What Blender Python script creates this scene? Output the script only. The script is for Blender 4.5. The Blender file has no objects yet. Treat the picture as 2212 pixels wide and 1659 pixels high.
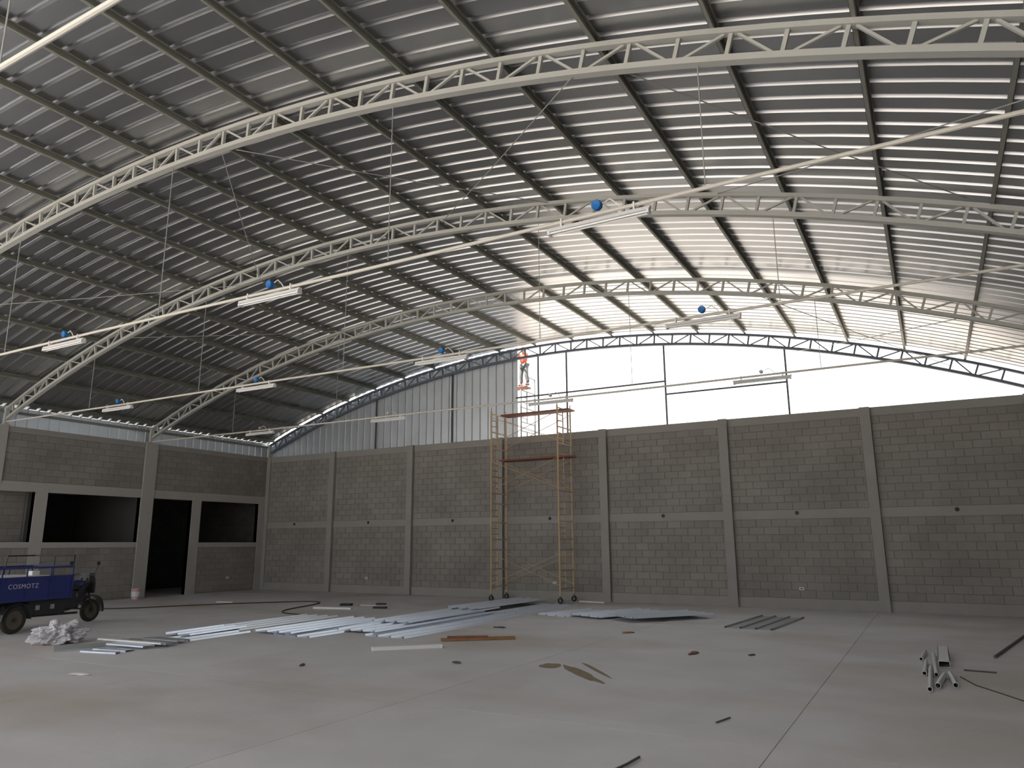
import bpy, bmesh, math, random
from math import radians as rad, sin, cos, sqrt, pi
from mathutils import Vector, Matrix, noise
random.seed(7)
SC = bpy.context.scene
COL = SC.collection

# ------------------------------------------------------------ camera, world, exposure
F, PITCH, ROLL, YAW = 1583.3, 0.21254, -0.00528, -0.51158
CAM = Vector((24.624, -22.362, 1.85))
fw = Vector((sin(YAW)*cos(PITCH), cos(YAW)*cos(PITCH), sin(PITCH)))
rt = Vector((cos(YAW), -sin(YAW), 0)); up = rt.cross(fw)
r2 = rt*cos(ROLL) + up*sin(ROLL); u2 = up*cos(ROLL) - rt*sin(ROLL)
cd = bpy.data.cameras.new('camera'); cam = bpy.data.objects.new('camera', cd); COL.objects.link(cam)
cam.matrix_world = Matrix(((r2.x, u2.x, -fw.x, CAM.x), (r2.y, u2.y, -fw.y, CAM.y), (r2.z, u2.z, -fw.z, CAM.z), (0, 0, 0, 1)))
cd.sensor_fit = 'HORIZONTAL'; cd.sensor_width = 36.0; cd.lens = F/2212*36.0; cd.clip_end = 500; cd.clip_start = .05
SC.camera = cam
w = bpy.data.worlds.new('overcast_sky'); SC.world = w; w.use_nodes = True
bg = w.node_tree.nodes['Background']; bg.inputs[0].default_value = (0.93, 0.97, 1.0, 1); bg.inputs[1].default_value = .88
SC.view_settings.view_transform = 'Standard'; SC.view_settings.look = 'None'
SC.view_settings.gamma = 1.0; SC.view_settings.use_curve_mapping = False
SC.view_settings.exposure = 1.36
sd = bpy.data.lights.new('sun', 'SUN'); sd.energy = 8.5; sd.angle = rad(2.0); sd.color = (1.0, .97, .95)
sun = bpy.data.objects.new('sun', sd); COL.objects.link(sun); sun.rotation_euler = (rad(30), 0, rad(-32))   # high sun from the open front left

# ------------------------------------------------------------ constants of the hall
XC, ZC = 13.6285, -27.144          # centre of the roof arc
RB, RT = 35.447, 35.776            # truss chords
RS = 35.925                        # underside of the sheets
H, BAY, W = 5.46, 3.909, 27.257
YT = [-.02, -5.62, -10.55, -15.04, -19.87, -24.6]
YF, YR = -28.5, 0.08               # front and rear end of the roof
def arc(theta, R): return (XC + R*sin(rad(theta)), ZC + R*cos(rad(theta)))
def zarc(x, R): return ZC + sqrt(R*R - (x-XC)**2)

# ------------------------------------------------------------ materials
def mat(name, col, rough=.8, metal=0., var=0., scale=2., bump=0., bscale=30., tint=0., col2=None, c2scale=1., c2lo=.45, c2hi=.65, stretch=None, spec=None):
    m = bpy.data.materials.new(name); m.use_nodes = True
    nt = m.node_tree; N = nt.nodes; L = nt.links; b = N['Principled BSDF']
    b.inputs['Roughness'].default_value = rough; b.inputs['Metallic'].default_value = metal
    if spec is not None: b.inputs['Specular IOR Level'].default_value = spec
    rgb = N.new('ShaderNodeRGB'); rgb.outputs[0].default_value = (*col, 1); out = rgb.outputs[0]
    geo = N.new('ShaderNodeNewGeometry')
    vec = geo.outputs['Position']
    if col2:
        mp = N.new('ShaderNodeMapping'); L.new(vec, mp.inputs[0]); mp.inputs['Scale'].default_value = stretch or (1, 1, 1)
        n = N.new('ShaderNodeTexNoise'); n.inputs['Scale'].default_value = c2scale; n.inputs['Detail'].default_value = 6; L.new(mp.outputs[0], n.inputs['Vector'])
        mr = N.new('ShaderNodeMapRange'); mr.inputs[1].default_value = c2lo; mr.inputs[2].default_value = c2hi; L.new(n.outputs[0], mr.inputs[0])
        mx = N.new('ShaderNodeMix'); mx.data_type = 'RGBA'; L.new(mr.outputs[0], mx.inputs['Factor']); L.new(out, mx.inputs[6]); mx.inputs[7].default_value = (*col2, 1); out = mx.outputs[2]
    if var or tint:
        n = N.new('ShaderNodeTexNoise'); n.inputs['Scale'].default_value = scale; n.inputs['Detail'].default_value = 5; L.new(vec, n.inputs['Vector'])
        ma = N.new('ShaderNodeMath'); ma.operation = 'MULTIPLY_ADD'; L.new(n.outputs[0], ma.inputs[0]); ma.inputs[1].default_value = var*2; ma.inputs[2].default_value = 1-var
        v = ma.outputs[0]
        if tint:
            oi = N.new('ShaderNodeObjectInfo'); at = N.new('ShaderNodeAttribute'); at.attribute_name = 'tint'
            ad = N.new('ShaderNodeMath'); L.new(oi.outputs['Random'], ad.inputs[0]); L.new(at.outputs['Fac'], ad.inputs[1])
            fr = N.new('ShaderNodeMath'); fr.operation = 'FRACT'; L.new(ad.outputs[0], fr.inputs[0])
            m2 = N.new('ShaderNodeMath'); m2.operation = 'MULTIPLY_ADD'; L.new(fr.outputs[0], m2.inputs[0]); m2.inputs[1].default_value = tint*2; m2.inputs[2].default_value = 1-tint
            m3 = N.new('ShaderNodeMath'); m3.operation = 'MULTIPLY'; L.new(v, m3.inputs[0]); L.new(m2.outputs[0], m3.inputs[1]); v = m3.outputs[0]
        vm = N.new('ShaderNodeVectorMath'); vm.operation = 'SCALE'; L.new(out, vm.inputs[0]); L.new(v, vm.inputs['Scale']); out = vm.outputs[0]
    L.new(out, b.inputs['Base Color'])
    if bump:
        n = N.new('ShaderNodeTexNoise'); n.inputs['Scale'].default_value = bscale; n.inputs['Detail'].default_value = 4; L.new(vec, n.inputs['Vector'])
        bp = N.new('ShaderNodeBump'); bp.inputs['Strength'].default_value = bump; bp.inputs['Distance'].default_value = .01; L.new(n.outputs[0], bp.inputs['Height']); L.new(bp.outputs[0], b.inputs['Normal'])
    return m
M = {}
M['block'] = mat('concrete_block', (.245, .228, .208), .95, var=.36, scale=.7, bump=.35, bscale=45, tint=.07)
M['mortar'] = mat('mortar', (.215, .20, .184), .95, var=.2, scale=1.5)
M['beam'] = mat('cast_concrete', (.30, .285, .265), .9, var=.14, scale=1.6, bump=.3, bscale=18)
M['plaster'] = mat('smooth_concrete_trim', (.38, .365, .34), .9, var=.10, scale=1.5, bump=.2, bscale=18)
M['slab'] = mat('floor_concrete', (.60, .59, .595), .62, var=.14, scale=1.1, bump=.45, bscale=6, tint=.035, col2=(.50, .455, .415), c2scale=.22, c2lo=.47, c2hi=.68, stretch=(1, 1.7, 1), spec=.35)
M['joint'] = mat('floor_joint', (.36, .34, .32), .95)
M['earth'] = mat('packed_earth', (.40, .35, .29), .95, var=.2, scale=.3)
M['sheet'] = mat('galvalume_sheet', (.53, .54, .555), .33, metal=1., var=.08, scale=.7)
M['clad'] = mat('galvalume_cladding', (.66, .70, .74), .42, metal=.75, var=.12, scale=1.5)
M['newsheet'] = mat('new_zinc_sheet', (.83, .90, 1.0), .34, metal=.55, var=.07, scale=2.5)
M['dull'] = mat('dusty_zinc_sheet', (.36, .38, .38), .6, metal=.35, var=.1, scale=3)
M['truss'] = mat('primer_painted_steel', (.43, .43, .395), .55, var=.10, scale=1.2)
M['gabletruss'] = mat('silhouette_steel', (.13, .15, .19), .55, var=.1)  # dark steel with the gable truss's backlit silhouette put into its colour
M['purlin'] = mat('grey_green_primer', (.235, .24, .205), .55, var=.15, scale=.8, metal=.2)
M['darksteel'] = mat('dark_steel', (.10, .105, .115), .5, metal=.4)
M['white'] = mat('white_enamel', (.72, .71, .69), .4)
M['pipe'] = mat('cream_conduit', (.60, .57, .50), .45)
M['tube'] = mat('lamp_tube', (.88, .88, .86), .25)
M['blue'] = mat('blue_plastic', (.01, .14, .42), .45)
M['wire'] = mat('galvanised_rod', (.42, .42, .40), .45, metal=.6)
M['yellow'] = mat('yellow_scaffold_paint', (.50, .35, .20), .6, var=.25, scale=3)
M['darkened'] = mat('silhouette_scaffold_paint', (.22, .21, .20), .6)  # outer tower's dark silhouette against the sky put into the paint colour
M['brown'] = mat('rust_red_plank', (.22, .085, .06), .75, var=.25, scale=3)
M['rubber'] = mat('black_rubber', (.02, .02, .02), .8)
M['wood'] = mat('weathered_board', (.28, .15, .07), .8, var=.3, scale=6)
M['tblue'] = mat('blue_truck_paint', (.012, .022, .15), .45, var=.2, scale=3)
M['tdark'] = mat('black_metal', (.02, .02, .022), .5)
M['rim'] = mat('dusty_rim', (.10, .08, .06), .7)
M['dust'] = mat('dusty_tyre', (.03, .027, .024), .9)
M['pink'] = mat('pale_red_plastic', (.62, .40, .38), .6)
M['letter'] = mat('faded_white_lettering', (.55, .50, .60), .6)
M['film'] = mat('crumpled_clear_film', (.52, .50, .53), .35, var=.12, scale=6)
M['skin'] = mat('skin', (.28, .15, .09), .6)
M['orange'] = mat('orange_red_shirt', (.62, .11, .06), .85)
M['trouser'] = mat('grey_trousers', (.14, .145, .14), .9)
M['cap'] = mat('dark_cap', (.03, .02, .035), .8)
M['shoe'] = mat('dusty_boot', (.16, .11, .08), .8)
M['stain'] = mat('dried_mud', (.26, .20, .13), .9, var=.2, scale=5)
M['galv'] = mat('galvanised_tube', (.62, .63, .62), .4, metal=.6)
M['black'] = mat('black_plastic', (.012, .012, .012), .6)
M['brownhose'] = mat('brown_hose', (.07, .045, .03), .8)
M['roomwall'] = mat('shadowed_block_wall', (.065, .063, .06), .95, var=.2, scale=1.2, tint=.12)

# ------------------------------------------------------------ mesh helpers
class MB:
    def __init__(s): s.v = []; s.f = []; s.t = []
    def add(s, vs, fs, t=0.):
        o = len(s.v); s.v += [tuple(x) for x in vs]; s.f += [tuple(i+o for i in f) for f in fs]; s.t += [t]*len(fs); return s
    def box(s, x0, x1, y0, y1, z0, z1, t=0.):
        return s.add([(x0,y0,z0),(x1,y0,z0),(x1,y1,z0),(x0,y1,z0),(x0,y0,z1),(x1,y0,z1),(x1,y1,z1),(x0,y1,z1)],
                     [(0,3,2,1),(4,5,6,7),(0,1,5,4),(1,2,6,5),(2,3,7,6),(3,0,4,7)], t)
    def bar(s, p, q, w_, h_, ref=(0, 1, 0)):                         # w_ along ref, h_ across
        p = Vector(p); q = Vector(q); d = (q-p).normalized(); a = Vector(ref); a = (a-d*a.dot(d))
        if a.length < 1e-4: a = Vector((1, 0, 0)) - d*d.x
        a.normalize(); b = d.cross(a)
        vs = [e + a*(w_/2*i) + b*(h_/2*j) for e in (p, q) for i, j in ((-1,-1),(1,-1),(1,1),(-1,1))]
        return s.add(vs, [(0,3,2,1),(4,5,6,7),(0,1,5,4),(1,2,6,5),(2,3,7,6),(3,0,4,7)])
    def tube(s, pts, r, n=8, cap=True):
        pts = [Vector(p) for p in pts]; rings = []
        for i, p in enumerate(pts):
            d = (pts[min(i+1, len(pts)-1)] - pts[max(i-1, 0)]).normalized()
            a = d.cross(Vector((0, 0, 1)));
            if a.length < .05: a = d.cross(Vector((0, 1, 0)))
            a.normalize(); b = d.cross(a)
            rr = r[i] if isinstance(r, (list, tuple)) else r
            rings.append([p + (a*cos(2*pi*k/n) + b*sin(2*pi*k/n))*rr for k in range(n)])
        vs = [v for R_ in rings for v in R_]; fs = []
        for i in range(len(pts)-1):
            for k in range(n): fs.append((i*n+k, i*n+(k+1) % n, (i+1)*n+(k+1) % n, (i+1)*n+k))
        if cap: fs += [tuple(range(n))[::-1], tuple((len(pts)-1)*n+k for k in range(n))]
        return s.add(vs, fs)
    def hollow(s, p, q, r, n=12, wall=.15):                          # open-ended tube
        p = Vector(p); q = Vector(q); ri = r*(1-wall)
        d = (q-p).normalized(); a = d.cross(Vector((0, 0, 1))); a = a.normalized() if a.length > .05 else Vector((1, 0, 0)); b = d.cross(a)
        R4 = [[c + (a*cos(2*pi*k/n)+b*sin(2*pi*k/n))*rr for k in range(n)] for c, rr in ((p, r), (q, r), (q, ri), (p, ri))]
        vs = [v for x in R4 for v in x]; fs = []
        for i in range(4):
            j = (i+1) % 4
            for k in range(n): fs.append((i*n+k, i*n+(k+1) % n, j*n+(k+1) % n, j*n+k))
        return s.add(vs, fs)
    def lathe(s, prof, n=20, axis='z', c=(0, 0, 0)):
        vs = []; fs = []; m = len(prof)
        for k in range(n):
            a = 2*pi*k/n
            for r, z in prof:
                if axis == 'z': vs.append((c[0]+r*cos(a), c[1]+r*sin(a), c[2]+z))
                else: vs.append((c[0]+r*cos(a), c[1]+z, c[2]+r*sin(a)))
        for k in range(n):
            for i in range(m-1): fs.append((k*m+i, ((k+1) % n)*m+i, ((k+1) % n)*m+i+1, k*m+i+1))
        return s.add(vs, fs)
    def mesh(s, name, material, smooth=False):
        me = bpy.data.meshes.new(name); me.from_pydata(s.v, [], s.f)
        if any(s.t):
            at = me.attributes.new('tint', 'FLOAT', 'FACE'); at.data.foreach_set('value', s.t)
        me.materials.append(material)
        if smooth: me.polygons.foreach_set('use_smooth', [True]*len(me.polygons))
        me.update(); return me
    def build(s, name, material, parent=None, smooth=False, **kw):
        return obj(name, s.mesh(name, material, smooth), parent, **kw)
def obj(name, me, parent=None, loc=None, rotz=None, **props):
    o = bpy.data.objects.new(name, me); COL.objects.link(o)
    if parent: o.parent = parent
    if loc is not None: o.location = loc
    if rotz is not None: o.rotation_euler = (0, 0, rotz)
    for k, v in props.items(): o[k] = v
    return o
def tag(o, label, cat, group=None):
    o['label'] = label; o['category'] = cat
    if group: o['group'] = group
    return o
def thing(name, label, cat, loc=(0, 0, 0), rotz=0, group=None):
    return tag(obj(name, None, loc=loc, rotz=rotz), label, cat, group)
def struct(name, loc=(0, 0, 0)):
    o = obj(name, None, loc=loc); o['kind'] = 'structure'; return o
def copy_tree(o, parent=None):
    c = o.copy(); COL.objects.link(c); c.parent = parent
    for ch in list(o.children): copy_tree(ch, c)
    return c

# ------------------------------------------------------------ ground and floor
g = struct('ground'); MB().box(-90, 120, -110, 90, -.35, -.20).build('earth', M['earth'], g)
fl = struct('floor')
MB().box(-4.6, 27.6, -31, .25, -.19, -.012).build('joint_bed', M['joint'], fl)
xs = [-.3, 1.9, 6.15, 10.4, 14.65, 18.9, 23.15, 27.4]; ys = [.2, -4.9, -9.9, -14.9, -19.9, -24.9, -30.9]
for i in range(len(xs)-1):
    for j in range(len(ys)-1):
        g_ = .004
        MB().box(xs[i]+g_, xs[i+1]-g_, ys[j+1]+g_, ys[j]-g_, -.10, 0).build('slab', M['slab'], fl)

# ------------------------------------------------------------ block walls
BL = .42
_bm = {}
def block_mesh(sx, sz, depth, material):
    k = (round(sx, 3), round(sz, 3), material.name)
    if k not in _bm:
        c = .006; m = MB()                                          # bevelled front face
        x, z = sx/2, sz/2
        m.add([(-x,0,-z),(x,0,-z),(x,0,z),(-x,0,z),(-x,-depth+c,-z),(x,-depth+c,-z),(x,-depth+c,z),(-x,-depth+c,z),
               (-x+c,-depth,-z+c),(x-c,-depth,-z+c),(x-c,-depth,z-c),(-x+c,-depth,z-c)],
              [(0,1,5,4),(1,2,6,5),(2,3,7,6),(3,0,4,7),(4,5,9,8),(5,6,10,9),(6,7,11,10),(7,4,8,11),(8,9,10,11)])
        _bm[k] = m.mesh('brick', material)
    return _bm[k]
def courses(a0, a1, z0, z1, holes=()):
    """block rectangles (a centre, z centre, width, height) in a panel"""
    n = max(1, round((z1-z0)/.214)); hh = (z1-z0)/n; out = []
    for r in range(n):
        a = a0 - (BL/2 if (r % 2) else 0)
        while a < a1-.02:
            s, e = max(a, a0), min(a+BL, a1)
            if e-s > .05:
                zc = z0+hh*(r+.5)
                if not any(h[0] < (s+e)/2 < h[1] and h[2] < zc < h[3] for h in holes):
                    out.append(((s+e)/2, zc, e-s-.010, hh-.010))
            a += BL
    return out
def lay(parent, rects, place, key, material, individual=300):
    rects = sorted(rects, key=key); m = MB(); n = 0
    for i, (a, z, sx, sz) in enumerate(rects):
        loc, rz = place(a, z)
        d = .014 + random.uniform(-.003, .003)
        if i < individual:
            o = obj('brick', block_mesh(sx, sz, .014, material), parent, loc=loc, rotz=rz)
            o.scale = (1, d/.014, 1)
        else:
            me = block_mesh(sx, sz, .014, material); t = random.random()*.99+.005
            R_ = Matrix.Rotation(rz, 3, 'Z')
            m.add([R_ @ v.co + Vector(loc) for v in me.vertices], [tuple(p.vertices) for p in me.polygons], t); n += 1
    if n: m.build('bricks', material, parent, kind='stuff')

wb = struct('wall_back')
MB().box(-.2, 27.5, 0, .18, -.1, 5.40).build('mortar_bed', M['mortar'], wb)
MB().box(0, W, -.02, .18, 5.22, H).build('top_beam', M['beam'], wb)
MB().box(0, W, -.022, .0, 2.46, 2.71).build('mid_beam', M['beam'], wb)
MB().box(0, W, -.022, .0, -.05, .28).build('base_beam', M['beam'], wb)
MB().box(0, .22, -.05, .0, 0, H).build('column', M['beam'], wb)
for k in range(1, 8):
    x = min(k*BAY, W-.01); MB().box(x-.26, x, -.13, .02, 0, H+.005).build('column', M['beam'], wb)
rects = []
for k in range(7):
    a0 = k*BAY + (.22 if k == 0 else 0); a1 = min((k+1)*BAY, W)-.26
    rects += courses(a0+.005, a1-.005, .285, 2.455) + courses(a0+.005, a1-.005, 2.715, 5.215)
lay(wb, rects, lambda a, z: ((a, .0, z), 0), lambda r: (r[0]-24)**2*.5+(r[1]-2)**2 if r[0] < 26.9 else 99, M['block'])
for k in range(7):                                                   # conduit holes and outlets
    x = k*BAY + 1.78
    tag(MB().lathe([(0, -.030), (.055, -.030), (.055, -.02), (.04, -.018), (.035, -.024), (0, -.024)], 10, 'y', (x, 0, 2.62)).build('conduit_hole', M['black']),
        'round dark electrical box in the middle beam, %s bay from the left corner' % ['first', 'second', 'third', 'fourth', 'fifth', 'sixth', 'seventh'][k], 'electrical box', 'round boxes along the middle beam')
def outlet(loc, rz, label):
    t = thing('outlet', label, 'socket', loc, rz, 'white outlets on the block walls')
    MB().box(-.06, .06, -.03, 0, -.04, .04).build('plate', M['white'], t)
    MB().box(-.03, .03, -.034, -.029, -.015, .015).build('socket', M['black'], t)
for x, n in ((5.71, 'left of the scaffold near the left corner'), (13.65, 'between the legs of the scaffold'), (21.28, 'in the second bay from the right edge')):
    outlet((x, -.012, .545), 0, 'small white outlet low on the rear wall, ' + n)

wl = struct('wall_left')
# openings (Y0, Y1, z0, z1)
OP = [(-3.2, -.36, 1.9, 3.48), (-5.27, -3.6, 0, 3.48), (-8.98, -5.75, 1.92, 3.48), (-12.6, -9.36, 1.93, 3.50)]
zs = [(0, -.05), (1, 0)]
m = MB()
def lw(y0, y1, z0, z1): m.box(-.18, 0, y0, y1, z0, z1)
lw(-15.3, .18, 3.49, 5.40); lw(-.36, .18, 0, 3.49); lw(-3.2, -.36, -.1, 1.89); lw(-3.6, -3.2, 0, 3.49); lw(-5.75, -5.27, 0, 3.49)
lw(-8.98, -5.75, -.1, 1.91); lw(-9.36, -8.98, 0, 3.49); lw(-12.6, -9.36, -.1, 1.92); lw(-15.3, -12.6, 0, 3.49)  # unseen stretch beyond left open, shaped to let light onto the roof ribs
m.build('mortar_bed', M['mortar'], wl)
MB().box(-.18, .025, -15.3, -.03, 3.48, 3.78).build('lintel_beam', M['plaster'], wl)
MB().box(-.18, .02, -28.5, 0, 5.28, H).build('top_beam', M['beam'], wl)
MB().box(-.19, .025, -3.2, -.36, 1.72, 1.90).build('sill', M['plaster'], wl)
MB().box(-.19, .025, -8.98, -5.75, 1.74, 1.92).build('sill', M['plaster'], wl)
MB().box(-.19, .025, -12.6, -9.36, 1.75, 1.93).build('sill', M['plaster'], wl)
for y0, y1, z1 in ((-.36, -.06, 3.48), (-3.6, -3.2, 3.48), (-9.36, -8.98, 3.48)): MB().box(-.18, .03, y0, y1, 0, z1).build('pillar', M['plaster'], wl)
for y0, y1 in ((-5.75, -5.27), (-10.95, -10.42), (-15.3, -14.8), (-20, -19.5), (-25, -24.5)):
    MB().box(-.18, .06, y0, y1, 0 if y0 > -6 or y0 < -13 else 3.7, H+.005).build('column', M['plaster'], wl)
MB().box(-.1, .02, -15.3, -12.6, -.05, .25).build('base_beam', M['beam'], wl)
rects = []
for a0, a1 in ((-5.26, -.02), (-10.41, -5.76), (-14.79, -10.96)): rects += courses(a0, a1, 3.785, 5.275)
rects += courses(-3.19, -.37, .05, 1.715) + courses(-8.97, -5.76, .05, 1.735) + courses(-12.59, -9.37, .05, 1.745)
rects += courses(-14.75, -12.65, .26, 3.47)
lay(wl, rects, lambda a, z: ((0, a, z), pi/2), lambda r: abs(r[0]+3)+(0 if r[1] > 3 else .5), M['block'])
outlet((.013, -1.71, .53), pi/2, 'small white outlet low on the left wall, under the rightmost opening')

wr = struct('wall_right')
MB().box(W, W+.18, -30, .18, -.1, H).build('mortar_bed', M['mortar'], wr)
for z0, z1 in ((5.22, H), (2.46, 2.71), (-.05, .28)): MB().box(W-.02, W, -30, 0, z0, z1).build('beam', M['beam'], wr)
for y in (-5.6, -10.6, -15.1, -19.9, -24.8): MB().box(W-.08, W+.02, y-.15, y+.15, 0, H).build('column', M['beam'], wr)
rects = []
for a0, a1 in ((-5.44, -.02), (-10.44, -5.76), (-14.9, -10.76), (-19.7, -15.26)): rects += courses(a0, a1, .285, 2.455) + courses(a0, a1, 2.715, 5.215)
lay(wr, rects, lambda a, z: ((W, a, z), -pi/2), lambda r: -r[0], M['block'], 0)

# rooms behind the left wall
rm = struct('wall_room')
m = MB()
m.box(-4.4, -4.2, -14, .18, -.1, 3.7); m.box(-4.4, -.18, -.02, .18, -.1, 3.7); m.box(-4.4, -.18, -14.2, -14, -.1, 3.7)
m.box(-4.2, -.18, -5.6, -5.45, -.1, 3.7)
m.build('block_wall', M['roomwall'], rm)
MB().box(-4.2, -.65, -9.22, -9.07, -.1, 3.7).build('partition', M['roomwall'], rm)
MB().box(-.80, -.65, -14, -9.22, -.1, 3.7).build('partition', M['mortar'], rm)
MB().box(-4.18, -3.9, -7.3, -7.0, 0, 3.7).build('column', M['beam'], rm)
MB().box(-4.4, -.18, -14.2, .18, 3.68, 3.85).build('room_ceiling', M['beam'], rm)
MB().box(-4.4, -.19, -14.2, .18, -.1, 0).build('room_floor', M['slab'], rm)
lay(rm, courses(-13.9, -9.3, .05, 3.6), lambda a, z: ((-.65, a, z), pi/2), lambda r: r[0], M['block'], 0)
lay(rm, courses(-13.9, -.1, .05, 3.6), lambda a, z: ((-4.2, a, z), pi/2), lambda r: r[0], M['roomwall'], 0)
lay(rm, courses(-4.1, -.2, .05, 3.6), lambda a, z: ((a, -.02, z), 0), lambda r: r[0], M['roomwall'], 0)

# ------------------------------------------------------------ roof sheets and purlins
ce = struct('ceiling')
P_ = .34
def profile(n, pitch=P_, h=.05, ribw=.092, top=.052, edge=True):
    """list of (u, height) strips for n ribs"""
    pts = []
    for k in range(n):
        u = k*pitch; c = u+pitch/2
        pts += [(u, 0), (c-ribw/2, 0), (c-top/2, h), (c+top/2, h), (c+ribw/2, 0)]
    pts.append((n*pitch, 0)); return pts
TH = [-22.75 + 45.5*i/46 for i in range(47)]
nsh = int((YR-YF)/(3*P_))+1
pr_ = profile(3)
for k in range(nsh):
    y1 = YR - k*3*P_; m = MB(); dz = 0
    strips = list(zip(pr_[:-1], pr_[1:]))
    for (u0, h0), (u1, h1) in strips:
        vs = []
        for th in TH:
            for u, h in ((u0, h0), (u1, h1)):
                x, z = arc(th, RS+h+dz); vs.append((x, y1-u, z))
        m.add(vs, [(2*i, 2*i+2, 2*i+3, 2*i+1) for i in range(len(TH)-1)])
    m.build('roof_sheet', M['sheet'], ce, smooth=True)
PTH = [17.65-2.32*k for k in range(-2, 18)]
def purlin_mesh(y0, y1):
    m = MB(); t, w_, h_ = .004, .055, RS-RT-.035                     # C section open towards +x
    def bx(x0, x1, z0, z1): m.box(x0, x1, y0, y1, z0, z1)
    bx(-w_/2, -w_/2+t, 0, h_); bx(-w_/2, w_/2, 0, t); bx(-w_/2, w_/2, h_-t, h_); bx(w_/2-t, w_/2, 0, .02); bx(w_/2-t, w_/2, h_-.02, h_)
    return m.mesh('purlin', M['purlin'])
pm = purlin_mesh(YF, YR-.06)
for th in PTH:
    if abs(th) > 22.4: continue
    x, z = arc(th, RT+.033); o = obj('purlin', pm, ce, loc=(x, 0, z)); o.rotation_euler = (0, rad(th), 0)
for sx in (-.03, W+.03):                                             # eave girts
    MB().box(sx-.03, sx+.03, YF, YR-.1, 5.86, 5.94).build('purlin', M['purlin'], ce)

# ------------------------------------------------------------ trusses
def make_truss(first_label, mt):
    t = thing('roof_truss', first_label, 'truss', (0, 0, 0), 0, 'arched roof trusses')
    for nm, R_, wd, hh in (('top_chord', RT, .10, .065), ('bottom_chord', RB, .11, .075)):
        m = MB(); th = [-22.3+44.6*i/60 for i in range(61)]; vs = []
        for a in th:
            for dr, dy in ((-hh/2, -wd/2), (-hh/2, wd/2), (hh/2, wd/2), (hh/2, -wd/2)):
                x, z = arc(a, R_+dr); vs.append((x, dy, z))
        fs = [(i*4+j, i*4+(j+1) % 4, i*4+4+(j+1) % 4, i*4+4+j) for i in range(60) for j in range(4)] + [(0, 1, 2, 3), (243, 242, 241, 240)]
        m.add(vs, fs).build(nm, M[mt], t)
    nodes = [17.6+1.92*2-.96*k for k in range(0, 47)]
    Rb, Rt = RB+.03, RT-.03
    for i, a in enumerate(nodes):
        if a < -22.2: break
        x0, z0 = arc(a, Rb); x1, z1 = arc(a, Rt)
        MB().bar((x0, 0, z0), (x1, 0, z1), .05, .045).build('web_post', M[mt], t)
        if i % 2 == 0:
            for b in (a-.96, a+.96):
                if abs(b) < 22.3:
                    x0, z0 = arc(b + (.12 if b < a else -.12), Rb); xq, zq = arc(a + (-.12 if b < a else .12), Rt)
                    MB().bar((x0, 0, z0), (xq, 0, zq), .035, .030).build('web_diagonal', M[mt], t)
    for s in (0, 1):
        x = .09 if s == 0 else W-.09
        MB().box(x-.05, x+.05, -.06, .06, H-.02, zarc(x, RT)+.03).build('bearing_post', M['truss'], t)
        MB().box(x-.13, x+.13, -.12, .12, H, H+.02).build('base_plate', M['truss'], t)
    return t
labels = ['slender arched lattice truss silhouetted in the open gable above the rear wall', 'arched lattice truss next in front of the gable truss, landing above the left doorway',
          'arched lattice truss in the middle, second from the top of the picture', 'large arched lattice truss nearest the viewer across the top of the picture',
          'arched lattice truss overhead just in front of the viewer', 'arched lattice truss behind the viewer']
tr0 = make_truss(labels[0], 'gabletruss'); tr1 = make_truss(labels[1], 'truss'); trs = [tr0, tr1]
for k in range(2, 6):
    t = copy_tree(tr1); t['label'] = labels[k]; trs.append(t)
for t, y in zip(trs, YT): t.location.y = y

# ------------------------------------------------------------ gable posts, girts and cladding
gf = struct('trim_gable_frame')
for x in (5.84, 9.46, 13.1, 14.2, 17.67, 21.35):
    MB().box(x-.025, x+.025, .04, .08, H-.02, zarc(x, RB)).build('post', M['darksteel'], gf)
for x0, x1, z in ((12.2, 17.67, 6.87), (17.67, 21.35, 6.44)):
    MB().box(x0, x1, .045, .075, z-.025, z+.025).build('girt', M['darksteel'], gf)
wg = struct('wall_gable')
x = -.10; k = 0; P_ = .343
while x < 12.2:
    m = MB(); n = 3
    for j in range(n):
        u = x + j*P_; c = u+P_/2
        ztop = min(zarc(max(u, -.1), RS), zarc(min(u+P_, 12.3), RS)) - random.uniform(.02, .05)
        if u > 4.4: ztop = min(zarc(u, RS), zarc(min(u+P_, 12.3), RS)) + .03
        pts = [(u, 0), (c-.06, 0), (c-.035, .05), (c+.035, .05), (c+.06, 0), (u+P_, 0)]
        for (a, ha), (b, hb) in zip(pts[:-1], pts[1:]):
            m.add([(a, .10+ha, H), (b, .10+hb, H), (b, .10+hb, ztop), (a, .10+ha, ztop)], [(0, 1, 2, 3)])
    m.build('cladding_sheet', M['clad'], wg); x += n*P_; k += 1
P_ = .34
we = struct('wall_eave_left')
for sx, nm in ((-.07, we),):
    y = .16
    while y > -28:
        m = MB()
        for j in range(3):
            u = y - j*P_; c = u-P_/2; ztop = 6.058 + random.uniform(-.004, .004)
            pts = [(u, 0), (c+.035, 0), (c+.018, .03), (c-.018, .03), (c-.035, 0), (u-P_, 0)]
            for (a, ha), (b, hb) in zip(pts[:-1], pts[1:]):
                m.add([(sx-ha, a, 5.36), (sx-hb, b, 5.36), (sx-hb, b, ztop), (sx-ha, a, ztop)], [(0, 1, 2, 3)])
        m.build('cladding_sheet', M['clad'], nm); y -= 3*P_
wer = struct('wall_eave_right'); MB().box(W+.07, W+.09, -30, .16, 5.36, 6.03).build('cladding_sheet', M['clad'], wer)

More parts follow.
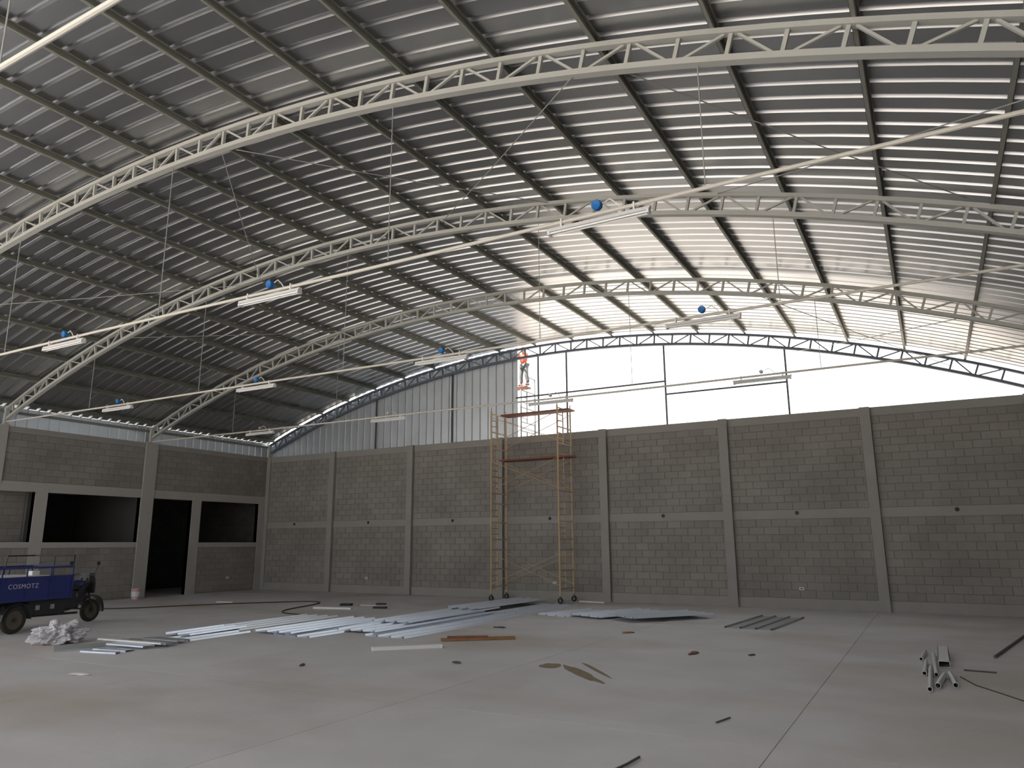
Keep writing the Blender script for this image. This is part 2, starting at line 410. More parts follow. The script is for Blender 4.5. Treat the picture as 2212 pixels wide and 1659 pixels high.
# ------------------------------------------------------------ service pipes, hangers, lamps
def lamp(x, y, z, label, boxmat='blue', s_=1.):
    t = thing('fluorescent_lamp', label, 'lamp', (x, y, z), 0, 'fluorescent lamps hung from the service pipes')
    m = MB(); m.add([(-.62, -.045, -.105), (.62, -.045, -.105), (.62, .045, -.105), (-.62, .045, -.105), (-.64, -.025, -.055), (.64, -.025, -.055), (.64, .025, -.055), (-.64, .025, -.055)],
          [(0,3,2,1),(4,5,6,7),(0,1,5,4),(1,2,6,5),(2,3,7,6),(3,0,4,7)])
    m.build('housing', M['white'], t)
    for s in (-1, 1):
        MB().tube([(-.60, s*.03, -.122), (.60, s*.03, -.122)], .012, 8).build('tube', M['tube'], t)
        MB().box(s*.61-.015, s*.61+.015, -.045, .045, -.14, -.10).build('end_cap', M['white'], t)
        MB().box(s*.45-.01, s*.45+.01, -.03, .03, -.06, .035).build('clamp', M['white'], t)
    MB().lathe([(0, -.03*s_), (.055*s_, -.04*s_), (.062*s_, -.03*s_), (.062*s_, .03*s_), (.055*s_, .04*s_), (0, .04*s_)], 10, 'y', (0, 0, .045+.062*s_)).build('junction_box', M[boxmat], t)
    MB().tube([(.09, 0, .12), (.16, 0, .15), (.24, 0, .08), (.3, 0, .0)], .008, 6).build('cable', M['white'], t)
names = ['pipe under the gable-side truss', 'pipe under the middle truss', 'pipe under the nearest truss']
for k, (y, nm, z) in enumerate(((YT[1], 'rear service pipe', 5.50), (YT[2], 'middle service pipe', 5.56), (YT[3], 'front service pipe', 5.56), (YT[4], 'overhead service pipe', 5.55))):
    lab = {0: 'long thin pale pipe hung crosswise under the rear truss, crossing the bright gable', 1: 'long thin pale pipe hung crosswise under the middle truss',
           2: 'long thin cream pipe hung crosswise under the nearest truss', 3: 'cream pipe hung overhead in the top left corner'}[k]
    t = thing('service_pipe', lab, 'pipe', (0, y, 0), 0, 'service pipes hung across the hall')
    MB().tube([(.06, 0, z), (6, 0, z-.02), (12, 0, z-.01), (18, 0, z-.03), (24, 0, z-.01), (27.2, 0, z)], .024, 8).build('pipe', M['pipe'], t)
    for xh in (4.4, 9.0, 13.75, 18.6, 22.9):
        MB().tube([(xh, 0, z+.02), (xh, 0, zarc(xh, RB)-.03)], .007, 6).build('hanger_rod', M['wire'], t)
    if k < 3:
        for i, xl in enumerate((5.72, 11.05, 16.36, 21.65)):
            lamp(xl, y, z-.02, '%s white twin-tube fluorescent lamp on the %s, with %s junction box' % (['leftmost', 'second from left', 'third from left', 'rightmost'][i], ['rear pipe', 'middle pipe', 'front pipe'][k], 'grey' if k == 0 else 'blue'), 'wire' if k == 0 else 'blue', .7 if k == 0 else 1.)
def brace(p, q, label):
    tag(MB().tube([p, tuple((Vector(p)+Vector(q))/2-Vector((0, 0, .03))), q], .008, 6).build('bracing_rod', M['wire']), label, 'rod', 'diagonal bracing rods under the roof')
brace((21.9, YT[3], 7.36), (25.57, YT[2], 6.70), 'thin diagonal bracing rod running down right from nearest truss to middle truss')
brace((15.35, YT[3], 8.16), (18.88, YT[2], 8.25), 'thin diagonal bracing rod from nearest truss to middle truss, left of centre')
brace((21.37, YT[3], 7.40), (16.32, YT[2], 8.45), 'thin diagonal bracing rod sloping left from nearest truss to middle truss at centre')
brace((26.6, YT[3], 5.75), (22.0, YT[2], 7.65), 'thin diagonal bracing rod in the upper right, beside the front pipe')
brace((15.0, YT[3], 8.2), (10.9, YT[2], 8.2), 'thin diagonal bracing rod between nearest and middle trusses on the left')
brace((5.0, YT[3], 7.1), (10.6, YT[2], 8.1), 'thin diagonal bracing rod at the far left edge between the two front trusses')
brace((6.0, YT[2], 7.4), (10.5, YT[1], 8.2), 'thin diagonal bracing rod at left between middle and rear trusses')
brace((21.6, YT[1], 7.42), (25.5, YT[0], 6.4), 'thin diagonal bracing rod at right running from rear truss to the gable truss')
brace((25.5, YT[1], 6.20), (21.6, YT[0], 7.30), 'thin diagonal bracing rod at right crossing its neighbour near the gable')

# ------------------------------------------------------------ scaffolds
def frame(parent, x, y0, y1, z0, hh, r=.029, mt='yellow'):
    """walk-through end frame in the YZ plane with a ladder on the near side"""
    ym = y0 + (y1-y0)*.42
    f = MB(); f.tube([(x, y0, z0), (x, y0, z0+hh)], r).tube([(x, y1, z0), (x, y1, z0+hh)], r)
    f.build('upright', M[mt], parent)
    MB().tube([(x, ym, z0+.25), (x, ym, z0+hh-.08)], r*.75).build('ladder_stile', M[mt], parent)
    for z in (z0+.25, z0+.80, z0+hh-.08): MB().tube([(x, y0, z), (x, y1, z)], r*.75, 6).build('crossbar', M[mt], parent)
    for z in (z0+.42, z0+.60, z0+1.0, z0+1.2):
        if z < z0+hh-.1: MB().tube([(x, y0, z), (x, ym, z)], r*.6, 6).build('rung', M[mt], parent)
def scaffold(label, xa, xb, y0, y1, z0, tiers, hh, planks, casters, mt='yellow'):
    t = thing('scaffold_tower', label, 'scaffold')
    for k in range(tiers):
        for x in (xa, xb): frame(t, x, y0, y1, z0+k*hh, hh, mt=mt)
        if k % 2 == 0 or k == tiers-1:
            for y in (y0, y1):
                MB().tube([(xa, y, z0+k*hh+1.3), (xb, y, z0+k*hh+.35)], .011, 6).tube([(xa, y, z0+k*hh+.35), (xb, y, z0+k*hh+1.3)], .011, 6).build('cross_brace', M[mt], t)
    for x in (xa, xb):
        for y in (y0, y1): MB().tube([(x, y, z0+tiers*hh), (x, y, z0+tiers*hh+.14)], .018).build('spigot', M[mt], t)
    for (x0, x1, ya, yb, z) in planks: MB().box(x0, x1, ya, yb, z, z+.05).build('plank', M['brown'], t)
    if casters:
        for x in (xa, xb):
            for y in (y0, y1):
                c = MB().lathe([(.035, -.02), (.075, -.025), (.09, -.015), (.09, .015), (.075, .025), (.035, .02), (.035, -.02)], 16, 'y', (x, y, .09)).build('caster_wheel', M['rubber'], t)
                MB().lathe([(0, -.012), (.036, -.012), (.036, .012), (0, .012)], 12, 'y', (x, y, .09)).build('hub', M['wire'], c)
                MB().box(x-.02, x+.02, y-.035, y-.029, .08, z0+.02).box(x-.02, x+.02, y+.029, y+.035, .08, z0+.02).box(x-.02, x+.02, y-.035, y+.035, .19, z0+.03).build('caster_fork', M['darksteel'], t)
    if not casters:                                                  # guard frame on the far side of the working platform
        MB().tube([(xb, y1, z0+tiers*hh), (xb, y1, 8.0)], .024).tube([(xb, y1, 7.95), (xb, y1-.62, 7.98)], .02).tube([(xb, y1-.64, z0+tiers*hh), (xb, y1-.64, 8.0)], .02).tube([(xb, y1, 7.9), (xa, y1, 7.2)], .012).build('guard_frame', M[mt], t)
    return t
scaffold('tall yellow tube scaffold on casters with two red-brown planks, standing before the rear wall', 12.0, 14.47, -1.32, -.32, .19, 4, 1.5,
         [(12.15, 14.75, -1.05, -.55, 4.52), (12.2, 14.75, -1.05, -.55, 6.05)], True)
scaffold('second scaffold outside behind the rear wall, carrying the worker', 9.7, 11.86, 1.05, 2.15, -.19, 5, 1.53, [(9.9, 12.05, 1.0, 1.5, 7.47)], False, 'darkened')

# ------------------------------------------------------------ worker
def skin(name, pts, edges, radii, material, parent, root=0, sub=2):
    me = bpy.data.meshes.new(name); me.from_pydata(pts, edges, []); o = obj(name, me, parent)
    me.materials.append(material)
    o.modifiers.new('skin', 'SKIN'); sv = me.skin_vertices[0].data if me.skin_vertices else None
    if sv is None:
        bpy.context.view_layer.objects.active = o
        bm = bmesh.new(); bm.from_mesh(me); bm.verts.layers.skin.verify(); bm.to_mesh(me); bm.free(); sv = me.skin_vertices[0].data
    for i, r in enumerate(radii): sv[i].radius = r if isinstance(r, tuple) else (r, r)
    sv[root].use_root = True
    s = o.modifiers.new('sub', 'SUBSURF'); s.levels = sub; s.render_levels = sub
    o.modifiers['skin'].use_smooth_shade = True
    return o
# local frame: x = the worker's right as seen by the viewer, -y = towards the hall
wk = thing('person', 'worker in orange-red shirt and grey trousers standing high on the outer scaffold', 'person', (11.88, 1.25, 7.545), rad(-8))
J = dict(pel=(0, 0, .80), ch=(.0, -.03, 1.05), nk=(.02, -.05, 1.27), hd=(.03, -.08, 1.36), ht=(.03, -.09, 1.45),
         sl=(-.16, -.03, 1.21), sr=(.18, -.06, 1.21), el=(-.10, -.28, 1.07), er=(.30, -.30, 1.12), wl_=(.10, -.45, 1.10), wr_=(.36, -.52, 1.16),
         hl=(-.08, .0, .78), hr=(.09, 0, .78), kl=(-.12, -.02, .42), kr=(.15, -.06, .43), al=(-.13, .02, .08), ar=(.20, .0, .08), tl=(-.13, -.14, .03), tr=(.21, -.16, .03))
K = list(J); E_ = [('pel','ch'),('ch','nk'),('nk','hd'),('hd','ht'),('ch','sl'),('ch','sr'),('sl','el'),('sr','er'),('el','wl_'),('er','wr_'),('pel','hl'),('pel','hr'),('hl','kl'),('hr','kr'),('kl','al'),('kr','ar'),('al','tl'),('ar','tr')]
Rr = dict(pel=(.12,.09), ch=(.13,.09), nk=.05, hd=(.075,.085), ht=.055, sl=.055, sr=.055, el=.038, er=.038, wl_=.026, wr_=.026, hl=.075, hr=.075, kl=.055, kr=.055, al=.037, ar=.037, tl=.03, tr=.03)
skin('body', [J[k] for k in K], [(K.index(a), K.index(b)) for a, b in E_], [Rr[k] for k in K], M['skin'], wk)
K2 = ['pel','ch','nk','sl','sr','el','er']; E2 = [('pel','ch'),('ch','nk'),('ch','sl'),('ch','sr'),('sl','el'),('sr','er')]
R2 = dict(pel=(.145,.115), ch=(.155,.115), nk=.065, sl=.075, sr=.075, el=.052, er=.052)
P2 = dict(J); P2['pel'] = (0, 0, .84)
skin('shirt', [P2[k] for k in K2], [(K2.index(a), K2.index(b)) for a, b in E2], [R2[k] for k in K2], M['orange'], wk)
K3 = ['pel','hl','hr','kl','kr','al','ar']; E3 = [('pel','hl'),('pel','hr'),('hl','kl'),('hr','kr'),('kl','al'),('kr','ar')]
R3 = dict(pel=(.15,.12), hl=.105, hr=.105, kl=.082, kr=.082, al=.066, ar=.066)
P3 = dict(J); P3['pel'] = (0, 0, .83); P3['al'] = (-.13, .02, .11); P3['ar'] = (.20, 0, .11)
skin('trousers', [P3[k] for k in K3], [(K3.index(a), K3.index(b)) for a, b in E3], [R3[k] for k in K3], M['trouser'], wk)
for s, a, tt in ((-1, 'al', 'tl'), (1, 'ar', 'tr')):
    p, q = Vector(J[a]), Vector(J[tt])
    MB().tube([p+Vector((0, .04, -.03)), p+Vector((0, -.02, -.03)), q+Vector((0, .02, .008)), q+Vector((0, -.03, 0))], [.035, .046, .04, .022], 10).build('boot', M['shoe'], wk, smooth=True)
for wv, ev in (('wl_', 'el'), ('wr_', 'er')):                        # hands: palm, four fingers, thumb
    p = Vector(J[wv]); d = (p-Vector(J[ev])).normalized(); side = d.cross(Vector((0, 0, 1))).normalized(); dn = d.cross(side)
    pts = [p, p+d*.045, p+d*.075]; ed = [(0, 1), (1, 2)]; rd = [.024, .03, .026]
    for i in range(4):
        b = len(pts); o_ = side*(.024*(i-1.5)); L_ = (.030, .036, .034, .026)[i]
        pts += [p+d*.085+o_, p+d*(.09+L_)+o_-Vector((0, 0, .006)), p+d*(.10+L_)+o_-Vector((0, 0, .03))]; ed += [(2, b), (b, b+1), (b+1, b+2)]; rd += [.010, .009, .008]
    b = len(pts); pts += [p+d*.04+side*.04, p+d*.075+side*.055-Vector((0, 0, .01))]; ed += [(1, b), (b, b+1)]; rd += [.011, .009]
    skin('hand', [tuple(v) for v in pts], ed, rd, M['skin'], wk, 0, 1)
hc = Vector(J['hd'])+Vector((0, -.005, .045))
MB().lathe([(0, .085), (.05, .078), (.082, .05), (.095, .0), (.090, -.01)], 18, 'z', tuple(hc)).build('cap', M['cap'], wk, smooth=True)
MB().add([(hc.x-.06, hc.y-.075, hc.z), (hc.x+.06, hc.y-.075, hc.z), (hc.x+.045, hc.y-.155, hc.z-.012), (hc.x-.045, hc.y-.155, hc.z-.012),
          (hc.x-.06, hc.y-.075, hc.z+.01), (hc.x+.06, hc.y-.075, hc.z+.01), (hc.x+.045, hc.y-.155, hc.z-.004), (hc.x-.045, hc.y-.155, hc.z-.004)],
         [(0,3,2,1),(4,5,6,7),(0,1,5,4),(1,2,6,5),(2,3,7,6),(3,0,4,7)]).build('cap_brim', M['cap'], wk)
for s in (-1, 1):
    MB().lathe([(0, -.008), (.010, -.006), (.010, .004), (0, .006)], 8, 'y', (hc.x+s*.03, hc.y-.088, hc.z-.045)).build('eye', M['black'], wk)
    MB().lathe([(0, -.01), (.02, -.008), (.02, .008), (0, .01)], 8, 'y', (hc.x+s*.082, hc.y-.005, hc.z-.055)).build('ear', M['skin'], wk)
MB().tube([(hc.x, hc.y-.085, hc.z-.05), (hc.x, hc.y-.11, hc.z-.078)], [.008, .014], 8).build('nose', M['skin'], wk)
MB().box(hc.x-.022, hc.x+.022, hc.y-.092, hc.y-.08, hc.z-.105, hc.z-.098).build('mouth', M['orange'], wk)

# ------------------------------------------------------------ cargo tricycle
tk = thing('cargo_tricycle', 'blue motor cargo tricycle with railed cargo bed parked at the left edge', 'tricycle', (6.881, -13.496, 0), rad(102.2))
def wheel(parent, a, y, r, wd):
    o = MB().lathe([(r*.68, -wd*.45), (r*.85, -wd*.5), (r*.97, -wd*.38), (r, 0), (r*.97, wd*.38), (r*.85, wd*.5), (r*.68, wd*.45), (r*.68, -wd*.45)], 28, 'y', (a, y, r)).build('wheel', M['dust'], parent, smooth=True)
    MB().lathe([(r*.68, -wd*.35), (r*.60, -wd*.30), (.05, -.03), (.05, .03), (r*.60, wd*.30), (r*.68, wd*.35)], 24, 'y', (a, y, r)).build('rim', M['rim'], o)
    m = MB()
    for k in range(10):
        an = 2*pi*k/10; m.bar((a, y, r), (a+cos(an)*r*.62, y, r+sin(an)*r*.62), .075, .012)
    m.build('spokes', M['rim'], o, kind='stuff')
    MB().lathe([(0, -wd*.5), (.045, -wd*.5), (.05, 0), (.045, wd*.5), (0, wd*.5)], 12, 'y', (a, y, r)).build('hub', M['tdark'], o)
for y in (-.52, .52): wheel(tk, 0, y, .285, .12)
wheel(tk, 2.46, 0, .27, .10)
MB().tube([(0, -.5, .28), (0, .5, .28)], .04).lathe([(0, -.1), (.1, -.09), (.13, 0), (.1, .09), (0, .1)], 14, 'y', (0, 0, .28)).build('rear_axle', M['tdark'], tk)
ch = MB()
for y in (-.32, .32): ch.box(-.95, 1.45, y-.03, y+.03, .56, .63)
for a in (-.9, -.3, .3, .9, 1.4): ch.box(a-.03, a+.03, -.32, .32, .57, .62)
ch.bar((1.4, 0, .6), (2.05, 0, .42), .08, .08).bar((1.3, .14, .36), (1.3, -.14, .36), .05, .05).bar((.6, .2, .3), (1.9, .2, .27), .04, .05).bar((.6, -.2, .3), (1.9, -.2, .27), .04, .05)
ch.build('chassis', M['tdark'], tk)
for y in (-.36, .36): MB().bar((-.5, y, .5), (0, y, .42), .05, .045).bar((0, y, .42), (.5, y, .5), .05, .045).build('leaf_spring', M['tdark'], tk)
bed = MB().box(-1.05, 1.30, -.62, .62, .66, .70).build('cargo_bed', M['tblue'], tk)
for y in (-.62, .62):
    m = MB(); m.box(-1.05, 1.30, y-.012, y+.012, .68, 1.15); m.box(-1.06, 1.31, y-.025, y+.025, 1.13, 1.17); m.box(-1.06, 1.31, y-.025, y+.025, .66, .70)
    for a in (-1.03, -.45, .12, .70, 1.28): m.box(a-.02, a+.02, y-.025, y+.025, .68, 1.15)
    m.build('side_panel', M['tblue'], tk)
    r_ = MB(); r_.tube([(-1.03, y, 1.36), (1.28, y, 1.36)], .022)
    for a in (-1.03, -.45, .12, .70, 1.28): r_.tube([(a, y, 1.15), (a, y, 1.36)], .018)
    r_.build('rail', M['tblue'], tk)
MB().box(-1.07, -1.04, -.62, .62, .68, 1.15).build('tailgate', M['tblue'], tk)
MB().box(1.28, 1.31, -.62, .62, .68, 1.15).tube([(1.3, -.6, 1.36), (1.3, .6, 1.36)], .022).build('headboard', M['tblue'], tk)
g_ = MB(); g_.tube([(1.3, -.60, 1.15), (1.3, -.60, 1.60), (1.3, .60, 1.60), (.6, .60, 1.60), (.55, .60, 1.15)], .018); g_.tube([(1.3, 0, 1.15), (1.3, 0, 1.6)], .015)
g_.build('guard_rail', M['tdark'], tk)
for s in (1,): # fender arches over the rear wheels
    for y in (-.55, .55):
        m = MB()
        for k in range(8):
            a0, a1 = pi*k/8, pi*(k+1)/8
            m.bar((cos(a0)*.34, y, .285+sin(a0)*.34), (cos(a1)*.34, y, .285+sin(a1)*.34), .16, .012)
        m.build('mudguard', M['tdark'], tk)
# lettering on the side
fc = bpy.data.curves.new('lettering', 'FONT'); fc.body = 'COSMOTZ'; fc.size = .135; fc.extrude = .002; fc.align_x = 'CENTER'; fc.align_y = 'CENTER'; fc.space_character = 1.15
fo = bpy.data.objects.new('tmp', fc); COL.objects.link(fo); me = bpy.data.meshes.new_from_object(fo); bpy.data.objects.remove(fo); me.materials.clear(); me.materials.append(M['letter']); lt = obj('lettering', me, tk); lt.location = (.05, -.649, .975); lt.rotation_euler = (pi/2, 0, 0)
# driving end
MB().box(1.35, 1.95, -.17, .17, .80, .90).box(1.38, 1.50, -.17, .17, .90, 1.12).build('seat', M['black'], tk)
MB().lathe([(0, -.24), (.09, -.2), (.125, -.05), (.13, .1), (.09, .22), (0, .24)], 16, 'y', (0, 0, 0)).build('fuel_tank', M['tblue'], tk, smooth=True).matrix_local = Matrix.Translation((2.05, 0, .88)) @ Matrix.Rotation(pi/2, 4, 'Z')
MB().box(1.62, 1.98, -.13, .13, .36, .62).lathe([(0, -.2), (.09, -.19), (.1, 0), (.09, .19), (0, .2)], 14, 'y', (1.80, 0, .45)).build('engine', M['tdark'], tk)
MB().box(1.70, 1.86, -.2, -.13, .62, .72).build('cylinder_head', M['wire'], tk)
for y in (-.09, .09): MB().tube([(2.46, y, .27), (2.30, y, .62), (2.20, y, 1.05)], .024).build('fork', M['tdark'], tk)
m = MB()
for k in range(12):
    a0, a1 = rad(-10+14*k), rad(4+14*k); m.bar((2.46+cos(a0)*.33, 0, .28+sin(a0)*.35), (2.46+cos(a1)*.33, 0, .28+sin(a1)*.35), .17, .02)
m.build('front_mudguard', M['tdark'], tk)
MB().tube([(2.1, .40, 1.10), (2.2, .22, 1.14), (2.22, 0, 1.08), (2.2, -.22, 1.14), (2.1, -.40, 1.10)], .015).build('handlebar', M['tdark'], tk)
for y in (-.42, .42): MB().tube([(2.16, y*.8, 1.12), (2.17, y, 1.36)], .006).lathe([(0, -.006), (.05, -.004), (.05, .006), (0, .008)], 12, 'y', (2.17, y, 1.40)).build('mirror', M['tdark'], tk)
MB().lathe([(0, .12), (.10, .08), (.11, 0), (.07, -.08), (0, -.1)], 16, 'z', (0, 0, 0)).build('headlight', M['tdark'], tk, smooth=True).matrix_local = Matrix.Translation((2.36, 0, .98)) @ Matrix.Rotation(pi/2, 4, 'Y')
MB().box(2.20, 2.34, -.15, .15, .82, 1.16).box(2.26, 2.30, -.26, .26, .70, .95).build('fairing', M['tdark'], tk)
MB().tube([(1.9, -.2, .42), (1.3, -.26, .33), (.7, -.26, .34)], [.03, .045, .045], 10).build('exhaust', M['tdark'], tk)
MB().box(.38, 1.30, -.46, .46, .33, .66).build('equipment_box', M['tdark'], tk)
for a in (.55, .92): MB().box(a, a+.10, -.475, -.455, .44, .54).build('side_lamp', M['dull'], tk)
MB().box(1.36, 1.75, -.30, -.12, .40, .78).bar((1.75, -.14, .62), (2.2, -.10, .92), .10, .10).build('side_cover', M['tdark'], tk)
MB().box(1.9, 2.0, -.3, .3, .34, .37).bar((2.0, 0, .5), (2.26, 0, .86), .2, .14).build('footrest', M['tdark'], tk)
tag(MB().box(-.9, .75, -.56, .5, 1.10, 1.185).build('white_board', M['white'], None, loc=(6.881, -13.496, 0), rotz=rad(102.2)), 'white flat board lying in the blue cargo bed of the tricycle', 'board')
bd = MB().box(-.09, .09, -.08, .08, 0, .09).build('white_box', M['white'], None, loc=(6.881, -13.496, 0), rotz=rad(102.2))
bd.location = Vector((6.881, -13.496, 1.185)) + Matrix.Rotation(rad(102.2), 3, 'Z') @ Vector((.62, -.2, 0)); tag(bd, 'small shiny white packet sitting on the board in the cargo bed', 'packet')

# ------------------------------------------------------------ things on the floor
t = thing('bucket', 'pale pink-white plastic bucket standing by the doorway pillar', 'bucket', (.55, -5.95, 0))
MB().lathe([(0, 0), (.115, 0), (.145, .33), (.155, .33), (.155, .36), (.14, .36), (.108, .02), (0, .02)], 24).build('body', M['pink'], t, smooth=False)
MB().lathe([(.133, .10), (.138, .10), (.145, .26), (.140, .26), (.133, .10)], 24).build('label', M['white'], t)
MB().tube([(.15*cos(a), .02, .34-.13*sin(a)) for a in [pi*k/10 for k in range(11)]], .004, 6).build('handle', M['wire'], t)

def lay_sheet(x, y, ang, n, length, z, label, material='newsheet', pitch=.33, tilt=0, group='loose roofing sheets on the floor'):
    """near-left corner (x, y); ang = direction of the length, degrees from +Y towards +X"""
    m = MB(); pts = [(0, 0)]
    for k in range(n+1):
        u = k*pitch
        pts += [(u+.004 if k else .004, 0), (u+.018, .035), (u+.046, .035), (u+.062, 0)]
    wv = n*pitch+.08; pts.append((wv, 0)); th = .0025
    for (a, ha), (b, hb) in zip(pts[:-1], pts[1:]):
        if b-a < 1e-5: continue
        vs = [(a, 0, ha), (b, 0, hb), (b, length, hb), (a, length, ha), (a, 0, ha-th), (b, 0, hb-th), (b, length, hb-th), (a, length, ha-th)]
        m.add(vs, [(0,1,2,3),(7,6,5,4),(0,4,5,1),(2,6,7,3)])
    o = m.build('corrugated_sheet', M[material]); o.location = (x, y, z+.003); o.rotation_euler = (rad(tilt), 0, rad(-ang))
    return tag(o, label, 'metal sheet', group)
S = lay_sheet
S(14.27, -10.18, 0, 3, 5.40, 0, 'long grey-blue corrugated sheet on the floor, its right edge shadowed, just behind the brown plank')
S(13.30, -9.9, 0, 3, 4.9, .04, 'long corrugated sheet lying left beside the one behind the brown plank')
S(13.05, -8.45, -1, 3, 4.2, .08, 'pale blue corrugated sheet overlapping two others in the middle of the floor')
S(12.85, -5.12, 2, 3, 3.95, .12, 'bluish corrugated sheet reaching back towards the wheeled scaffold', 'newsheet')
S(14.1, -4.70, 1, 3, 3.1, .0, 'flat corrugated sheet nearest the scaffold casters on the right of its neighbour', 'newsheet')
S(12.50, -10.95, 0, 3, 3.2, 0, 'bright corrugated sheet in the left centre stack, right one with white front edge')
S(11.90, -10.90, -2, 3, 3.2, .04, 'bright corrugated sheet in the left centre stack, left one')
S(10.22, -10.80, -4, 3, 3.35, 0, 'greyish corrugated sheet with dark right edge left of the left centre stack', 'clad')
S(11.10, -12.42, -3, 2, 1.55, 0, 'narrow bright white corrugated sheet in front of the greyish one')
S(10.62, -12.1, -6, 2, 1.6, .04, 'narrow bright white corrugated sheet stepping up behind its twin')
S(15.38, -4.65, 18, 3, 2.1, 0, 'leftmost of the three fanned bright sheets in front of the scaffold')
S(16.40, -4.75, 24, 3, 2.5, .045, 'middle one of the three fanned bright sheets before the rear wall')
S(17.50, -4.88, 36, 3, 2.35, .095, 'rightmost of the three fanned bright sheets before the rear wall')
S(20.42, -5.46, 4, 3, 2.95, 0, 'dusty grey corrugated sheet lying alone with dark ribs, right of the bright sheets', 'dull')
# short offcuts at the left pile, running crosswise
def strip(x0, y0, x1, y1, wd, z, label, material='newsheet', name='flashing_strip', cat='metal strip', group='short metal strips in the left pile', th=.03):
    d = Vector((x1-x0, y1-y0, 0)); L_ = d.length; a = math.atan2(d.y, d.x)
    m = MB(); m.box(0, L_, -wd/2, wd/2, th-.004, th); m.box(0, L_, -wd/2, -wd/2+.004, 0, th); m.box(0, L_, wd/2-.004, wd/2, 0, th)
    o = m.build(name, M[material]); o.location = (x0, y0, z+.002); o.rotation_euler = (0, 0, a); return tag(o, label, cat, group)
strip(10.62, -14.30, 11.15, -13.35, .62, .0, 'dark grey flat metal piece beside the crumpled plastic', 'dull')
strip(11.36, -14.22, 12.14, -14.07, .11, .0, 'short pale metal strip at the very front of the left pile')
strip(11.30, -13.92, 12.07, -13.80, .20, .0, 'short broad pale strip, second from the front in the left pile')
strip(10.54, -13.41, 12.26, -13.30, .09, .072, 'narrow bright white strip crossing the top of the left pile', 'white')
strip(11.10, -13.52, 12.09, -13.46, .24, .036, 'pale strip right under the narrow white one in the left pile', 'newsheet')
strip(10.83, -13.08, 12.16, -13.04, .26, .036, 'broad grey strip behind the narrow white one in the left pile', 'clad')
strip(11.00, -12.72, 11.98, -12.66, .28, .036, 'grey strip furthest back in the left pile', 'clad')

# crumpled plastic film
bm = bmesh.new(); bmesh.ops.create_icosphere(bm, subdivisions=5, radius=1)
for v in bm.verts:
    p = v.co.copy(); n_ = noise.noise(p*2.1)*.45 + noise.noise(p*5.3+Vector((3, 1, 2)))*.28 + noise.noise(p*12)*.10
    v.co = p*(1+n_); v.co.x *= .42; v.co.y *= .34; v.co.z = max(v.co.z*.24+.14, .005)
me = bpy.data.meshes.new('plastic_film'); bm.to_mesh(me); bm.free(); me.materials.append(M['film'])
o = obj('plastic_film', me, loc=(9.75, -13.75, 0), rotz=rad(40)); tag(o, 'crumpled heap of clear plastic film in front of the tricycle', 'plastic film')

def boxthing(name, x0, y0, x1, y1, wd, hh, material, label, cat, z=0.0):
    d = Vector((x1-x0, y1-y0, 0)); o = MB().box(0, d.length, -wd/2, wd/2, 0, hh).build(name, M[material])
    bv = o.modifiers.new('bevel', 'BEVEL'); bv.width = min(wd, hh)*.15; bv.segments = 1
    o.location = (x0, y0, z+.001); o.rotation_euler = (0, 0, math.atan2(d.y, d.x)); return tag(o, label, cat)
t = thing('lamp_cover', 'white rectangular lamp housing lying alone on the floor left of the brown plank', 'lamp cover', (15.80, -11.72, 0), math.atan2(.85, .87))
MB().box(0, 1.22, -.06, .06, 0, .06).build('housing', M['white'], t); MB().box(-.012, .012, -.065, .065, 0, .065).box(1.21, 1.234, -.065, .065, 0, .065).build('end_cap', M['tube'], t)
boxthing('plank', 16.18, -10.16, 17.28, -9.22, .14, .05, 'wood', 'weather-worn brown wooden plank lying on the floor in the centre', 'plank')
boxthing('plank_offcut', 16.25, -10.05, 16.9, -9.6, .06, .035, 'brown', 'short dark board leaning on the brown plank', 'offcut', .05)
boxthing('lamp_housing', 8.81, -5.95, 10.01, -5.69, .14, .06, 'white', 'white lamp housing lying on the floor far back, left of the sheets', 'lamp cover')
boxthing('white_strip', 4.2, -5.57, 4.85, -5.45, .08, .03, 'white', 'small white strip on the floor near the left wall', 'strip')
boxthing('pipe_length', 13.30, -1.62, 14.15, -1.75, .05, .04, 'white', 'short thin white stick on the floor left of the scaffold base', 'stick')
tag(MB().tube([(14.75, -.55, .03), (15.65, -.7, .03)], .025).build('white_pipe', M['white']), 'short white pipe on the floor beside the right scaffold caster', 'pipe')
tag(MB().tube([(25.27, -7.82, .02), (26.4, -2.3, .02)], .022).build('dark_rod', M['darksteel']), 'long dark rod lying on the floor at the right edge', 'rod')
tag(MB().tube([(24.8, -9.38, .012), (25.2, -9.42, .012)], .011, 6).build('rebar', M['darksteel']), 'short thin dark rod on the floor right of the tube offcuts', 'rod')
tag(MB().tube([(22.10, -16.35, .01), (22.17, -16.05, .02), (22.19, -15.8, .02)], .012, 6).build('steel_stub', M['darksteel']), 'short dark steel stub on the floor at the bottom edge of the picture', 'stub')
tag(MB().tube([(22.45, -14.2, .01), (22.53, -13.93, .014)], .009, 6).build('wire_scrap', M['darksteel']), 'thin dark wire scrap on the floor left of the slab joint, lower right', 'scrap')
